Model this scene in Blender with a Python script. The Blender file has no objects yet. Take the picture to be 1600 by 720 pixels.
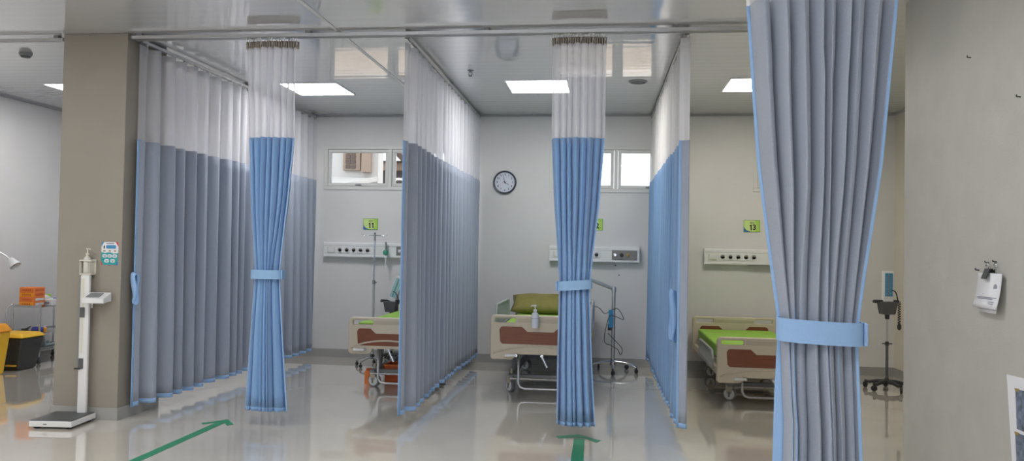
import bpy, bmesh, math, random
from mathutils import Vector, Matrix, Euler
PI = math.pi
rng = random.Random(7)
SC = bpy.context.scene
COL = SC.collection

# ---------------------------------------------------------------- materials
def mat(name, col, rough=0.6, metal=0.0, spec=0.5, coat=0.0, var=0.0, vscale=8.0, bump=0.0, bscale=60.0, sheen=0.0):
    m = bpy.data.materials.new(name); m.use_nodes = True
    nt = m.node_tree; b = nt.nodes['Principled BSDF']
    b.inputs['Base Color'].default_value = (*col, 1); b.inputs['Roughness'].default_value = rough
    b.inputs['Metallic'].default_value = metal; b.inputs['Specular IOR Level'].default_value = spec
    b.inputs['Coat Weight'].default_value = coat; b.inputs['Coat Roughness'].default_value = 0.05
    if sheen: b.inputs['Sheen Weight'].default_value = sheen
    tc = nt.nodes.new('ShaderNodeTexCoord')
    if var:
        n = nt.nodes.new('ShaderNodeTexNoise'); n.inputs['Scale'].default_value = vscale; n.inputs['Detail'].default_value = 6
        nt.links.new(tc.outputs['Object'], n.inputs['Vector'])
        r = nt.nodes.new('ShaderNodeValToRGB')
        r.color_ramp.elements[0].position = .3; r.color_ramp.elements[1].position = .7
        r.color_ramp.elements[0].color = (*[c * (1 - var) for c in col], 1)
        r.color_ramp.elements[1].color = (*[min(1, c * (1 + var)) for c in col], 1)
        nt.links.new(n.outputs['Fac'], r.inputs['Fac']); nt.links.new(r.outputs['Color'], b.inputs['Base Color'])
    if bump:
        n2 = nt.nodes.new('ShaderNodeTexNoise'); n2.inputs['Scale'].default_value = bscale; n2.inputs['Detail'].default_value = 4
        nt.links.new(tc.outputs['Object'], n2.inputs['Vector'])
        bp = nt.nodes.new('ShaderNodeBump'); bp.inputs['Strength'].default_value = bump; bp.inputs['Distance'].default_value = .01
        nt.links.new(n2.outputs['Fac'], bp.inputs['Height']); nt.links.new(bp.outputs['Normal'], b.inputs['Normal'])
    return m

def emis(name, col, s):
    m = bpy.data.materials.new(name); m.use_nodes = True; nt = m.node_tree; nt.nodes.clear()
    e = nt.nodes.new('ShaderNodeEmission'); e.inputs['Color'].default_value = (*col, 1); e.inputs['Strength'].default_value = s
    o = nt.nodes.new('ShaderNodeOutputMaterial'); nt.links.new(e.outputs[0], o.inputs[0]); return m

def sheer_mat(name, col, clear):
    m = bpy.data.materials.new(name); m.use_nodes = True; nt = m.node_tree; nt.nodes.clear()
    o = nt.nodes.new('ShaderNodeOutputMaterial')
    d = nt.nodes.new('ShaderNodeBsdfDiffuse'); d.inputs['Color'].default_value = (*col, 1)
    t = nt.nodes.new('ShaderNodeBsdfTranslucent'); t.inputs['Color'].default_value = (*col, 1)
    tr = nt.nodes.new('ShaderNodeBsdfTransparent')
    a = nt.nodes.new('ShaderNodeMixShader'); a.inputs[0].default_value = .5
    c = nt.nodes.new('ShaderNodeMixShader'); c.inputs[0].default_value = clear
    nt.links.new(d.outputs[0], a.inputs[1]); nt.links.new(t.outputs[0], a.inputs[2])
    nt.links.new(a.outputs[0], c.inputs[1]); nt.links.new(tr.outputs[0], c.inputs[2]); nt.links.new(c.outputs[0], o.inputs[0])
    return m

def glass_mat(name):
    m = bpy.data.materials.new(name); m.use_nodes = True; nt = m.node_tree; nt.nodes.clear()
    o = nt.nodes.new('ShaderNodeOutputMaterial')
    t = nt.nodes.new('ShaderNodeBsdfTransparent'); g = nt.nodes.new('ShaderNodeBsdfGlossy'); g.inputs['Roughness'].default_value = .02
    f = nt.nodes.new('ShaderNodeFresnel'); f.inputs['IOR'].default_value = 1.45
    x = nt.nodes.new('ShaderNodeMixShader')
    nt.links.new(f.outputs[0], x.inputs[0]); nt.links.new(t.outputs[0], x.inputs[1]); nt.links.new(g.outputs[0], x.inputs[2]); nt.links.new(x.outputs[0], o.inputs[0])
    return m

def ceiling_mat():
    m = mat('ceiling_pvc', (.55, .56, .58), .06, 0, .75, coat=.8)
    nt = m.node_tree; b = nt.nodes['Principled BSDF']
    tc = nt.nodes.new('ShaderNodeTexCoord'); mp = nt.nodes.new('ShaderNodeMapping'); mp.inputs['Scale'].default_value = (.25, 1, 1)
    nt.links.new(tc.outputs['Object'], mp.inputs['Vector'])
    n = nt.nodes.new('ShaderNodeTexNoise'); n.inputs['Scale'].default_value = 5; n.inputs['Detail'].default_value = 2
    nt.links.new(mp.outputs[0], n.inputs['Vector'])
    w = nt.nodes.new('ShaderNodeTexWave'); w.bands_direction = 'Y'; w.inputs['Scale'].default_value = 2.4; w.inputs['Distortion'].default_value = .15
    nt.links.new(tc.outputs['Object'], w.inputs['Vector'])
    ad = nt.nodes.new('ShaderNodeMath'); ad.operation = 'MULTIPLY_ADD'; ad.inputs[1].default_value = .2
    nt.links.new(w.outputs['Fac'], ad.inputs[0]); nt.links.new(n.outputs['Fac'], ad.inputs[2])
    bp = nt.nodes.new('ShaderNodeBump'); bp.inputs['Strength'].default_value = .25; bp.inputs['Distance'].default_value = .004
    nt.links.new(ad.outputs[0], bp.inputs['Height']); nt.links.new(bp.outputs['Normal'], b.inputs['Normal']); nt.links.new(bp.outputs['Normal'], b.inputs['Coat Normal'])
    return m

M = dict(
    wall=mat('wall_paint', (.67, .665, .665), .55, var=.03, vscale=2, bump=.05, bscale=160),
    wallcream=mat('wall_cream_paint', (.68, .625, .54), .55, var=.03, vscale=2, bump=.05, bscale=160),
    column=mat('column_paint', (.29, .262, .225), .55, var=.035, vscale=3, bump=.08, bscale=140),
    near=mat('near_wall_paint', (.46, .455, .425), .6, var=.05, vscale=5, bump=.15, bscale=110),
    ceil=ceiling_mat(),
    floor=mat('floor_vinyl', (.66, .62, .555), .04, 0, .6, coat=1.0, var=.05, vscale=1.5, bump=.02, bscale=6),
    base=mat('baseboard_tile', (.34, .34, .33), .3),
    trim=mat('ceiling_trim', (.36, .36, .37), .35),
    joint=mat('ceiling_joint', (.62, .62, .62), .3),
    grey=mat('fabric_grey', (.335, .375, .46), .85, spec=.2, var=.06, vscale=220, bump=.12, bscale=700, sheen=.2),
    blue=mat('fabric_blue', (.215, .372, .63), .85, spec=.2, var=.05, vscale=220, bump=.12, bscale=700, sheen=.2),
    trimblue=mat('fabric_light_blue', (.29, .46, .74), .85, spec=.2, var=.03, vscale=200),
    sheer=sheer_mat('sheer_net', (.86, .86, .91), .26),
    tape=mat('header_tape', (.42, .37, .32), .85),
    tapew=sheer_mat('header_tape_white', (.72, .72, .76), .02),
    alu=mat('aluminium', (.56, .56, .57), .35, .75),
    railgrey=mat('rail_grey', (.42, .42, .43), .45, .2),
    dalu=mat('dark_aluminium', (.25, .25, .26), .4, .5),  # darker grey metal for track fittings, window handles and pole channel
    chrome=mat('chrome', (.62, .63, .66), .18, 1.0),
    white=mat('white_plastic', (.74, .75, .76), .35),
    whitew=mat('window_frame_white', (.66, .66, .64), .4),
    off=mat('off_white_plastic', (.66, .63, .55), .45),
    black=mat('black_plastic', (.03, .032, .036), .45),
    dark=mat('dark_grey_plastic', (.09, .095, .10), .5),
    midg=mat('mid_grey_plastic', (.22, .23, .24), .5),
    plate=mat('gas_plate_grey', (.22, .21, .20), .4, .5),
    beige=mat('bed_beige_plastic', (.60, .53, .42), .4, var=.03, vscale=4),
    beige2=mat('bed_beige_panel', (.50, .44, .345), .45),
    lime=mat('mattress_lime', (.30, .56, .06), .6, var=.05, vscale=5),
    olive=mat('pillow_olive', (.24, .21, .055), .75, var=.12, vscale=9, bump=.3, bscale=14),
    orange=mat('orange_plastic', (.80, .22, .045), .45),
    orange2=mat('deep_orange_plastic', (.62, .12, .03), .5),
    yellow=mat('yellow_plastic', (.85, .50, .02), .4),
    amber=mat('amber_plastic', (.88, .36, .02), .4),
    binb=mat('bin_black', (.035, .036, .038), .5, bump=.1, bscale=30),
    steel=mat('stainless_steel', (.60, .60, .60), .25, 1.0),
    cyan=mat('manometer_blue', (.03, .25, .48), .35),
    ltcyan=mat('pale_cyan_plastic', (.30, .58, .62), .4),
    seat=mat('pale_blue_grey_plastic', (.42, .52, .52), .3),
    green=mat('floor_tape_green', (.02, .24, .12), .45),
    lgreen=mat('sign_lime', (.42, .66, .10), .5),
    lgreen2=mat('sign_pale_green', (.60, .76, .28), .5),
    sblue=mat('sign_blue', (.05, .14, .48), .5),
    ink=mat('ink', (.012, .02, .02), .6),
    paper=mat('paper', (.74, .75, .80), .7),
    paperg=mat('paper_grey_print', (.30, .31, .38), .7),
    teal=mat('poster_teal', (.02, .33, .34), .5),
    pblue=mat('poster_blue', (.06, .26, .48), .5),
    red=mat('red_print', (.65, .05, .06), .5),
    blueb=mat('blue_box', (.06, .10, .45), .5),
    clockface=mat('clock_face', (.66, .70, .80), .35),
    photo=mat('photo_print', (.14, .17, .24), .5, var=.6, vscale=30),
    gold=mat('gold_tape', (.34, .24, .08), .5),
    glass=glass_mat('window_glass'),
    ext=mat('outside_white_wall', (.44, .425, .40), .8),
    extbeige=mat('outside_beige_wall', (.24, .175, .13), .8, var=.1, vscale=3),
    yard=mat('yard_wall', (.66, .55, .45), .8, var=.08, vscale=2),
    extbrown=mat('outside_brown', (.075, .05, .04), .8),
    roof=mat('outside_roof', (.07, .06, .062), .8),
    ground=mat('outside_ground', (.55, .47, .40), .9),
    light2=emis('led_diffuser_warm', (1, .93, .80), 28),
    light=emis('led_diffuser', (1, .985, .965), 27),
    skin=mat('flowmeter_green', (.03, .28, .18), .4),
)

# a wood-look laminate for the bed inset panels
def wood():
    m = mat('inset_wood', (.27, .085, .04), .4); nt = m.node_tree; b = nt.nodes['Principled BSDF']
    tc = nt.nodes.new('ShaderNodeTexCoord'); mp = nt.nodes.new('ShaderNodeMapping'); mp.inputs['Scale'].default_value = (1.5, 1, 22)
    n = nt.nodes.new('ShaderNodeTexNoise'); n.inputs['Scale'].default_value = 4; n.inputs['Detail'].default_value = 5
    r = nt.nodes.new('ShaderNodeValToRGB'); r.color_ramp.elements[0].color = (.16, .045, .02, 1); r.color_ramp.elements[1].color = (.25, .08, .035, 1)
    nt.links.new(tc.outputs['Object'], mp.inputs[0]); nt.links.new(mp.outputs[0], n.inputs['Vector']); nt.links.new(n.outputs['Fac'], r.inputs[0]); nt.links.new(r.outputs[0], b.inputs['Base Color'])
    return m
M['wood'] = wood()

# ---------------------------------------------------------------- mesh builder
class MB:
    def __init__(s): s.bm = bmesh.new()
    def box(s, lo, hi, mi=0, taper=None):
        x0, y0, z0 = lo; x1, y1, z1 = hi
        v = [s.bm.verts.new(p) for p in ((x0,y0,z0),(x1,y0,z0),(x1,y1,z0),(x0,y1,z0),(x0,y0,z1),(x1,y0,z1),(x1,y1,z1),(x0,y1,z1))]
        for f in ((3,2,1,0),(4,5,6,7),(0,1,5,4),(1,2,6,5),(2,3,7,6),(3,0,4,7)):
            s.bm.faces.new([v[i] for i in f]).material_index = mi
        return s
    def hexa(s, p, mi=0):
        v = [s.bm.verts.new(q) for q in p]
        for f in ((3,2,1,0),(4,5,6,7),(0,1,5,4),(1,2,6,5),(2,3,7,6),(3,0,4,7)):
            s.bm.faces.new([v[i] for i in f]).material_index = mi
        return s
    def tube(s, pts, r, seg=10, closed=False, mi=0):
        pts = [Vector(p) for p in pts]; n = len(pts); rings = []
        rr = r if isinstance(r, (list, tuple)) else [r] * n
        up = None
        for i, p in enumerate(pts):
            if closed: t = pts[(i + 1) % n] - pts[i - 1]
            else: t = pts[min(i + 1, n - 1)] - pts[max(i - 1, 0)]
            t.normalize()
            if up is None:
                up = Vector((0, 0, 1)) if abs(t.z) < .9 else Vector((1, 0, 0))
            a = t.cross(up).normalized(); up = a.cross(t).normalized()
            rings.append([s.bm.verts.new(p + (a * math.cos(2*PI*k/seg) + up * math.sin(2*PI*k/seg)) * rr[i]) for k in range(seg)])
        for i in range(n if closed else n - 1):
            A, B = rings[i], rings[(i + 1) % n]
            for k in range(seg):
                s.bm.faces.new((A[k], A[(k+1) % seg], B[(k+1) % seg], B[k])).material_index = mi
        if not closed:
            s.bm.faces.new(rings[0][::-1]).material_index = mi; s.bm.faces.new(rings[-1]).material_index = mi
        return s
    def lathe(s, prof, c=(0,0,0), axis='Z', seg=24, mi=0):
        c = Vector(c); rings = []
        for r, h in prof:
            ring = []
            for k in range(seg):
                a = 2*PI*k/seg; u, w = r*math.cos(a), r*math.sin(a)
                q = {'Z': (u, w, h), 'Y': (w, h, u), 'X': (h, u, w)}[axis]
                ring.append(s.bm.verts.new(c + Vector(q)))
            rings.append(ring)
        for A, B in zip(rings, rings[1:]):
            for k in range(seg): s.bm.faces.new((A[k], A[(k+1) % seg], B[(k+1) % seg], B[k])).material_index = mi
        s.bm.faces.new(rings[0][::-1]).material_index = mi; s.bm.faces.new(rings[-1]).material_index = mi
        return s
    def prism(s, poly, t0, t1, plane='XZ', mi=0):
        def P(u, w, t): return {'XZ': (u, t, w), 'XY': (u, w, t), 'YZ': (t, u, w)}[plane]
        a = [s.bm.verts.new(P(u, w, t0)) for u, w in poly]; b = [s.bm.verts.new(P(u, w, t1)) for u, w in poly]
        n = len(poly)
        s.bm.faces.new(a).material_index = mi; s.bm.faces.new(b[::-1]).material_index = mi
        for i in range(n): s.bm.faces.new((a[i], b[i], b[(i+1) % n], a[(i+1) % n])).material_index = mi
        return s
    def grid(s, P, mi=0):
        V = [[s.bm.verts.new(q) for q in row] for row in P]
        for i in range(len(V) - 1):
            for j in range(len(V[0]) - 1):
                s.bm.faces.new((V[i][j], V[i+1][j], V[i+1][j+1], V[i][j+1])).material_index = mi
        return s
    def build(s, name, m, parent=None, smooth=False, bevel=0, segs=2, fixn=True, loc=None, rot=None):
        if fixn: bmesh.ops.recalc_face_normals(s.bm, faces=s.bm.faces[:])
        me = bpy.data.meshes.new(name); s.bm.to_mesh(me); s.bm.free()
        for q in (m if isinstance(m, (list, tuple)) else [m]): me.materials.append(q)
        for p in me.polygons: p.use_smooth = bool(smooth)
        o = bpy.data.objects.new(name, me); COL.objects.link(o)
        if parent is not None: o.parent = parent
        if loc: o.location = loc
        if rot: o.rotation_euler = rot
        if bevel:
            b = o.modifiers.new('bevel', 'BEVEL'); b.width = bevel; b.segments = segs; b.limit_method = 'ANGLE'; b.angle_limit = .7
            if smooth != 'flat':
                for p in me.polygons: p.use_smooth = True
                w = o.modifiers.new('wn', 'WEIGHTED_NORMAL'); w.keep_sharp = False
        elif smooth == 'auto':
            me.set_sharp_from_angle(angle=.7)
        return o

def spline(pts, n=6):
    P = [Vector(p) for p in pts]; out = []
    for i in range(len(P)-1):
        a, b, c, d = P[max(i-1, 0)], P[i], P[i+1], P[min(i+2, len(P)-1)]
        for k in range(n):
            t = k/n; out.append(.5*((2*b) + (c-a)*t + (2*a-5*b+4*c-d)*t*t + (3*b-a-3*c+d)*t**3))
    out.append(P[-1]); return out
def tag(o, label, cat, group=None, kind=None):
    o['label'] = label; o['category'] = cat
    if group: o['group'] = group
    if kind: o['kind'] = kind
    return o
def thing(name, label, cat, loc, rz=0, group=None):
    o = bpy.data.objects.new(name, None); COL.objects.link(o); o.location = loc; o.rotation_euler = (0, 0, rz); o.empty_display_size = .1
    return tag(o, label, cat, group)
def struct(o): o['kind'] = 'structure'; return o
def copy_tree(o, parent=None):
    c = o.copy(); COL.objects.link(c)
    if parent is not None: c.parent = parent
    for ch in list(o.children): copy_tree(ch, c)
    return c

def curve_plate(name, loops, depth, bev, m, parent, res=4, loc=None, rot=None):
    """a flat outline (with holes) in XZ, made thick along Y with rounded edges"""
    cu = bpy.data.curves.new('tmp', 'CURVE'); cu.dimensions = '2D'; cu.fill_mode = 'BOTH'; cu.extrude = max(depth/2 - bev, .0005); cu.bevel_depth = bev; cu.bevel_resolution = 2
    cu.offset = -bev
    for lp in loops:
        sp = cu.splines.new('POLY'); sp.points.add(len(lp) - 1)
        for p, q in zip(sp.points, lp): p.co = (q[0], q[1], 0, 1)
        sp.use_cyclic_u = True
    t = bpy.data.objects.new('tmp', cu); COL.objects.link(t)
    dg = bpy.context.evaluated_depsgraph_get(); dg.update()
    me = bpy.data.meshes.new_from_object(t.evaluated_get(dg))
    bpy.data.objects.remove(t); bpy.data.curves.remove(cu)
    me.transform(Matrix.Rotation(PI/2, 4, 'X'))
    me.name = name; me.materials.clear(); me.materials.append(m)
    o = bpy.data.objects.new(name, me); COL.objects.link(o); o.parent = parent
    if loc: o.location = loc
    if rot: o.rotation_euler = rot
    return o

def text_mesh(name, s, size, m, parent, loc, rot=(PI/2, 0, 0), depth=.0008, bold=0.0, sx=1.0):
    cu = bpy.data.curves.new('tmpt', 'FONT'); cu.body = s; cu.size = size; cu.align_x = 'CENTER'; cu.align_y = 'CENTER'; cu.extrude = depth; cu.offset = bold
    t = bpy.data.objects.new('tmpt', cu); COL.objects.link(t)
    dg = bpy.context.evaluated_depsgraph_get(); dg.update()
    me = bpy.data.meshes.new_from_object(t.evaluated_get(dg)); bpy.data.objects.remove(t); bpy.data.curves.remove(cu)
    me.transform(Matrix.Diagonal((sx, 1, 1, 1)))
    me.name = name; me.materials.clear(); me.materials.append(m)
    o = bpy.data.objects.new(name, me); COL.objects.link(o); o.parent = parent; o.location = loc; o.rotation_euler = rot
    return o

def rrect(x0, z0, x1, z1, r, n=5):
    P = []
    for cx, cz, a0 in ((x1-r, z1-r, 0), (x0+r, z1-r, 90), (x0+r, z0+r, 180), (x1-r, z0+r, 270)):
        for k in range(n + 1):
            a = math.radians(a0 + 90*k/n); P.append((cx + r*math.cos(a), cz + r*math.sin(a)))
    return P

# ---------------------------------------------------------------- the room
XL, XR, YB, YF, H = -6.75, 3.27, 9.469, -4.0, 3.0
XN, YN = 1.9, 5.33                       # near wall block on the right: its face and its far end
def slab(name, lo, hi, m): return struct(MB().box(lo, hi).build(name, m))
slab('floor', (XL-.2, YF-.2, -.2), (XR+.2, YB+.2, 0), M['floor'])
slab('ceiling', (XL-.2, YF-.2, H), (XR+.2, YB+.2, H+.2), M['ceil'])
slab('wall_left', (XL-.2, YF-.2, 0), (XL, YB+.2, H), M['wall'])
slab('wall_right', (XR, YN, 0), (XR+.2, YB+.2, H), M['wallcream'])
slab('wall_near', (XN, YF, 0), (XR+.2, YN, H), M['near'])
# back wall with three window openings, the front wall behind the viewer with one wide one
WIN = [(-3.505, 2.071, -1.825, 2.62), (-.690, 2.066, .890, 2.624), (1.697, 2.09, 3.06, 2.627)]
def holed_wall(name, x0, x1, y0, y1, wins, m):
    b = MB(); x = x0
    for (a, za, c, zc) in wins:
        b.box((x, y0, 0), (a, y1, H)); b.box((a, y0, 0), (c, y1, za)); b.box((a, y0, zc), (c, y1, H)); x = c
    b.box((x, y0, 0), (x1, y1, H))
    return struct(b.build(name, m))
wb = holed_wall('wall_back', XL, XR, YB, YB+.2, WIN, M['wall'])
holed_wall('wall_front', XL, XN, YF-.2, YF, [(-5.6, .9, .9, 2.6)], M['wall'])
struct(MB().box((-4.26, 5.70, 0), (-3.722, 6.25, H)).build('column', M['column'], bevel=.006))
# baseboards and ceiling trims
slab('baseboard_back', (XL, YB-.012, 0), (XR, YB, .10), M['base'])
slab('baseboard_left', (XL, YF, 0), (XL+.012, YB-.012, .10), M['base'])
slab('baseboard_right', (XR-.012, YN, 0), (XR, YB-.012, .10), M['base'])
slab('baseboard_column', (-4.268, 5.692, 0), (-3.714, 6.258, .095), M['base'])
slab('trim_1', (XL, YB-.022, H-.022), (XR, YB, H), M['trim'])
slab('trim_2', (XL, YF, H-.022), (XL+.022, YB-.022, H), M['trim'])
slab('trim_3', (XR-.022, YN, H-.022), (XR, YB-.022, H), M['trim'])
slab('trim_4', (-2.06, YF, H-.004), (-2.03, YB-.022, H), M['joint'])       # joint strip between ceiling boards

def window(n, x0, z0, x1, z1, y, xm, thick=.2, handle=True):
    w = bpy.data.objects.new('window_%d' % n, None); COL.objects.link(w); w.location = (x0, y, z0); struct(w)
    W, Hh, c = x1-x0, z1-z0, xm-x0; f = .045
    b = MB(); d0, d1 = -.012, .09
    b.box((0, d0, 0), (W, d1, f)); b.box((0, d0, Hh-f), (W, d1, Hh)); b.box((0, d0, f), (f, d1, Hh-f)); b.box((W-f, d0, f), (W, d1, Hh-f)); b.box((c-f/2, d0, f), (c+f/2, d1, Hh-f))
    b.build('window_frame', M['whitew'], w, bevel=.003)
    for a, e in ((f, c-f/2), (c+f/2, W-f)):
        s = MB(); g = .038; a1, e1, z2, z3 = a+.003, e-.003, f+.003, Hh-f-.003
        s.box((a1, .0, z2), (e1, .05, z2+g)); s.box((a1, .0, z3-g), (e1, .05, z3)); s.box((a1, .0, z2+g), (a1+g, .05, z3-g)); s.box((e1-g, .0, z2+g), (e1, .05, z3-g))
        so = s.build('sash', M['whitew'], w, bevel=.004)
        MB().box((a1+g-.004, .022, z2+g-.004), (e1-g+.004, .028, z3-g+.004)).build('pane', M['glass'], so)
        if handle:
            h = MB().box(((a+e)/2-.03, -.012, z2+.008), ((a+e)/2+.03, 0, z2+.022)); h.box(((a+e)/2-.005, -.022, z2+.010), ((a+e)/2+.05, -.012, z2+.020))
            h.build('handle', M['dalu'], so)
    return w
window(1, *WIN[0], YB, -2.664)
window(2, *WIN[1], YB, .101)
window(3, *WIN[2], YB, 2.38)
window(4, -5.6, .9, .9, 2.6, YF-.1, -2.35, handle=False)

# ---------------------------------------------------------------- outside
gr = struct(MB().box((-25, YB+.2, -.4), (25, 40, -.3)).build('ground_outside', M['ground']))
struct(MB().box((-14, 12.6, -.3), (14, 12.8, 1.75)).build('wall_yard', M['yard']))
hs = thing('neighbour_house', 'white house with a brown lattice vent seen through the left high window', 'building', (-5.6, 13.4, 0))
MB().box((-5, 0, -.3), (1.615, .30, 5)).build('wall', M['ext'], hs)
MB().hexa([(.1, -.7, 2.30), (1.05, -.7, 2.30), (1.62, .02, 2.52), (.1, .02, 2.48), (.1, -.7, 2.38), (1.05, -.7, 2.38), (1.62, .02, 2.60), (.1, .02, 2.60)]).build('eave', M['ext'], hs)
vo = MB().box((1.0, -.08, 2.70), (1.31, .02, 3.25)).build('vent_frame', M['extbeige'], hs)
g = MB()
for i in range(2):
    for j in range(5): g.box((1.055+i*.095, -.1, 2.73+j*.085), (1.055+i*.095+.08, -.079, 2.73+j*.085+.066))
g.build('lattice', M['extbrown'], vo)
MB().box((1.35, -.14, 2.66), (1.50, .02, 4.2)).build('pilaster', M['extbeige'], hs)
rh = thing('far_roof', 'dark roof and sloping gable behind the white house, seen through the left high window', 'roof', (-3.2, 17.5, 0))
MB().box((-3.0, 0, -.3), (-.2, 3, 3.10)).build('wall', M['roof'], rh)
MB().box((-3.1, -.2, 3.10), (-.1, 3.2, 3.27)).build('roof', M['extbeige'], rh)
MB().box((-3.1, -.25, 3.27), (-.1, 3.2, 3.31)).build('fascia', M['extbrown'], rh)
MB().prism([(-1.75, 3.68), (-.80, 2.73), (-.72, 2.80), (-1.68, 3.78)], -.5, 2.6, 'XZ').build('gable', M['extbrown'], rh)

# ---------------------------------------------------------------- ceiling fixtures
def ceiling_light(x, y, label, group='square LED ceiling panels', lm='light'):
    t = thing('ceiling_light', label, 'ceiling light', (x, y, H), 0, group)
    s = .305
    f = MB(); f.box((-s, -s, -.008), (s, -s+.012, 0)); f.box((-s, s-.012, -.008), (s, s, 0)); f.box((-s, -s+.012, -.008), (-s+.012, s-.012, 0)); f.box((s-.012, -s+.012, -.008), (s, s-.012, 0))
    f.build('frame', M['white'], t)
    MB().box((-s+.012, -s+.012, -.005), (s-.012, s-.012, 0)).build('diffuser', M[lm], t)
    return t
ceiling_light(-5.53, 7.81, 'square ceiling light half hidden by the beige column at far left')
ceiling_light(-3.0, 7.86, 'square ceiling light above the bay of bed eleven')
ceiling_light(-.695, 7.81, 'square ceiling light above the bay with the olive pillow')
ceiling_light(1.43, 7.80, 'square ceiling light beside the big grey tied curtain', lm='light2')
for yy, row in ((3.9, (-5.0, -2.4, .2)), (.6, (-5.0, -2.4, .2)), (-2.6, (-5.0, -2.4, .2))):  # unseen panels added to light the front of the ward, layout invented
    for xx in row:
        ceiling_light(xx, yy, 'unseen square ceiling light added to brighten the ward on this side of the tracks')

t = thing('ceiling_speaker', 'round grey ceiling vent between the second tied blue curtain and the blue side curtain', 'vent', (.279, 7.612, H))
MB().lathe([(.088, 0), (.088, -.006), (.072, -.014), (.068, -.006), (.068, 0)], seg=32).build('rim', M['midg'], t, smooth='auto')
MB().lathe([(.066, -.001), (.05, -.012), (.0, -.013)][::1] if False else [(.066, -.001), (.05, -.011), (.004, -.012)], seg=32).build('grille', M['dark'], t, smooth='auto')
t = thing('smoke_detector', 'small dark round detector on the ceiling left of the beige column', 'smoke detector', (-5.034, 6.26, H))
MB().lathe([(.05, 0), (.052, -.012), (.045, -.028)], seg=24).build('base', M['midg'], t, smooth='auto')
MB().lathe([(.04, -.028), (.036, -.04), (.015, -.045)], seg=24).build('sensor', M['dark'], t, smooth='auto')
t = thing('ceiling_sprinkler', 'tiny ceiling sprinkler head hanging above the middle bay', 'sprinkler', (-1.259, 7.083, H))
MB().lathe([(.03, 0), (.03, -.004), (.012, -.012), (.01, -.022)], seg=16).build('escutcheon', M['midg'], t, smooth='auto')
b = MB(); b.tube([(-.012, 0, -.02), (-.016, 0, -.035), (-.004, 0, -.05)], .003); b.tube([(.012, 0, -.02), (.016, 0, -.035), (.004, 0, -.05)], .003); b.lathe([(.018, -.05), (.018, -.054), (.006, -.057)], seg=14)
b.build('deflector', M['dark'], t, smooth='auto')

# ---------------------------------------------------------------- curtain tracks
def track(p0, p1, label, group='ceiling curtain tracks', brackets=()):
    p0, p1 = Vector((*p0, 0)), Vector((*p1, 0)); L = (p1-p0).length; a = math.atan2(p1.y-p0.y, p1.x-p0.x)
    t = thing('curtain_track', label, 'curtain track', (p0.x, p0.y, 2.957), a, group)
    prof = [(-.016, 0), (-.004, 0), (-.004, .005), (-.011, .005), (-.011, .019), (.011, .019), (.011, .005), (.004, .005), (.004, 0), (.016, 0), (.016, .024), (-.016, .024)]
    MB().prism(prof, 0, L, 'YZ').build('rail', M['alu'], t)
    nb = max(2, int(L / 1.1))
    for k in range(nb):
        x = .06 + (L-.12)*k/(nb-1)
        b = MB().box((x-.02, -.02, .024), (x+.02, .02, .043)); b.build('bracket', M['dalu'], t, bevel=.002)
    for x in (0, L):
        MB().box((x-.006, -.018, -.002), (x+.006, .018, .026)).build('end_cap', M['dalu'], t, bevel=.002)
    return t
track((-6.73, 5.76), (-4.30, 5.76), 'curtain track running from the beige column to the left wall')
track((-3.70, 5.725), (1.90, 5.725), 'nearer of the two parallel tracks across the front of the bays')
track((-3.70, 5.775), (1.90, 5.775), 'farther of the two parallel tracks across the front of the bays')
track((-3.690, 5.82), (-3.612, 9.40), 'side track carrying the long grey curtain beside the beige column')
track((-1.525, 5.82), (-1.559, 9.41), 'side track carrying the grey curtain left of the wall clock')
track((.560, 5.82), (.523, 9.43), 'side track carrying the bright blue side curtain')
track((.20, 2.62), (1.86, 2.62), 'track above the big tied curtain nearest the viewer')

# ---------------------------------------------------------------- curtains
def smooth_rand(r, n):
    v = [r.uniform(-1, 1) for _ in range(n + 1)]
    def f(s):
        x = max(0, min(.9999, s)) * n; i = int(x); u = x - i; u = u*u*(3-2*u); return v[i]*(1-u) + v[i+1]*u
    return f
def hang(name, P, srange, zs, m, parent, ns, two=True, th=.004):
    s0, s1 = srange
    b = MB().grid([[P(s0 + (s1-s0)*i/ns, z) for z in zs] for i in range(ns + 1)])
    o = b.build(name, m, parent, smooth=True, fixn=False)
    if two:
        q = o.modifiers.new('thick', 'SOLIDIFY'); q.thickness = th; q.offset = 0; q.material_offset = 1 if isinstance(m, (list, tuple)) and len(m) > 1 else 0
    return o
def lin(a, b, n): return [a + (b-a)*i/n for i in range(n + 1)]
HOOK = None
def hooks(P, n, parent, ztop, zrail):
    """small white gliders from the curtain heading up into the track, sharing one mesh"""
    global HOOK
    for k in range(n):
        s = (k + .5)/n; q = P(s, ztop)
        if HOOK is None:
            h = MB().tube([(0, 0, -.03), (.004, 0, -.012), (0, 0, 0), (0, 0, .022)], .0035, 6).box((-.008, -.006, .020), (.008, .006, .028))
            o = h.build('hook', M['white'], parent, smooth='auto'); HOOK = o
        else:
            o = HOOK.copy(); COL.objects.link(o); o.parent = parent
        o.location = (q[0], q[1], zrail - .026)

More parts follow.
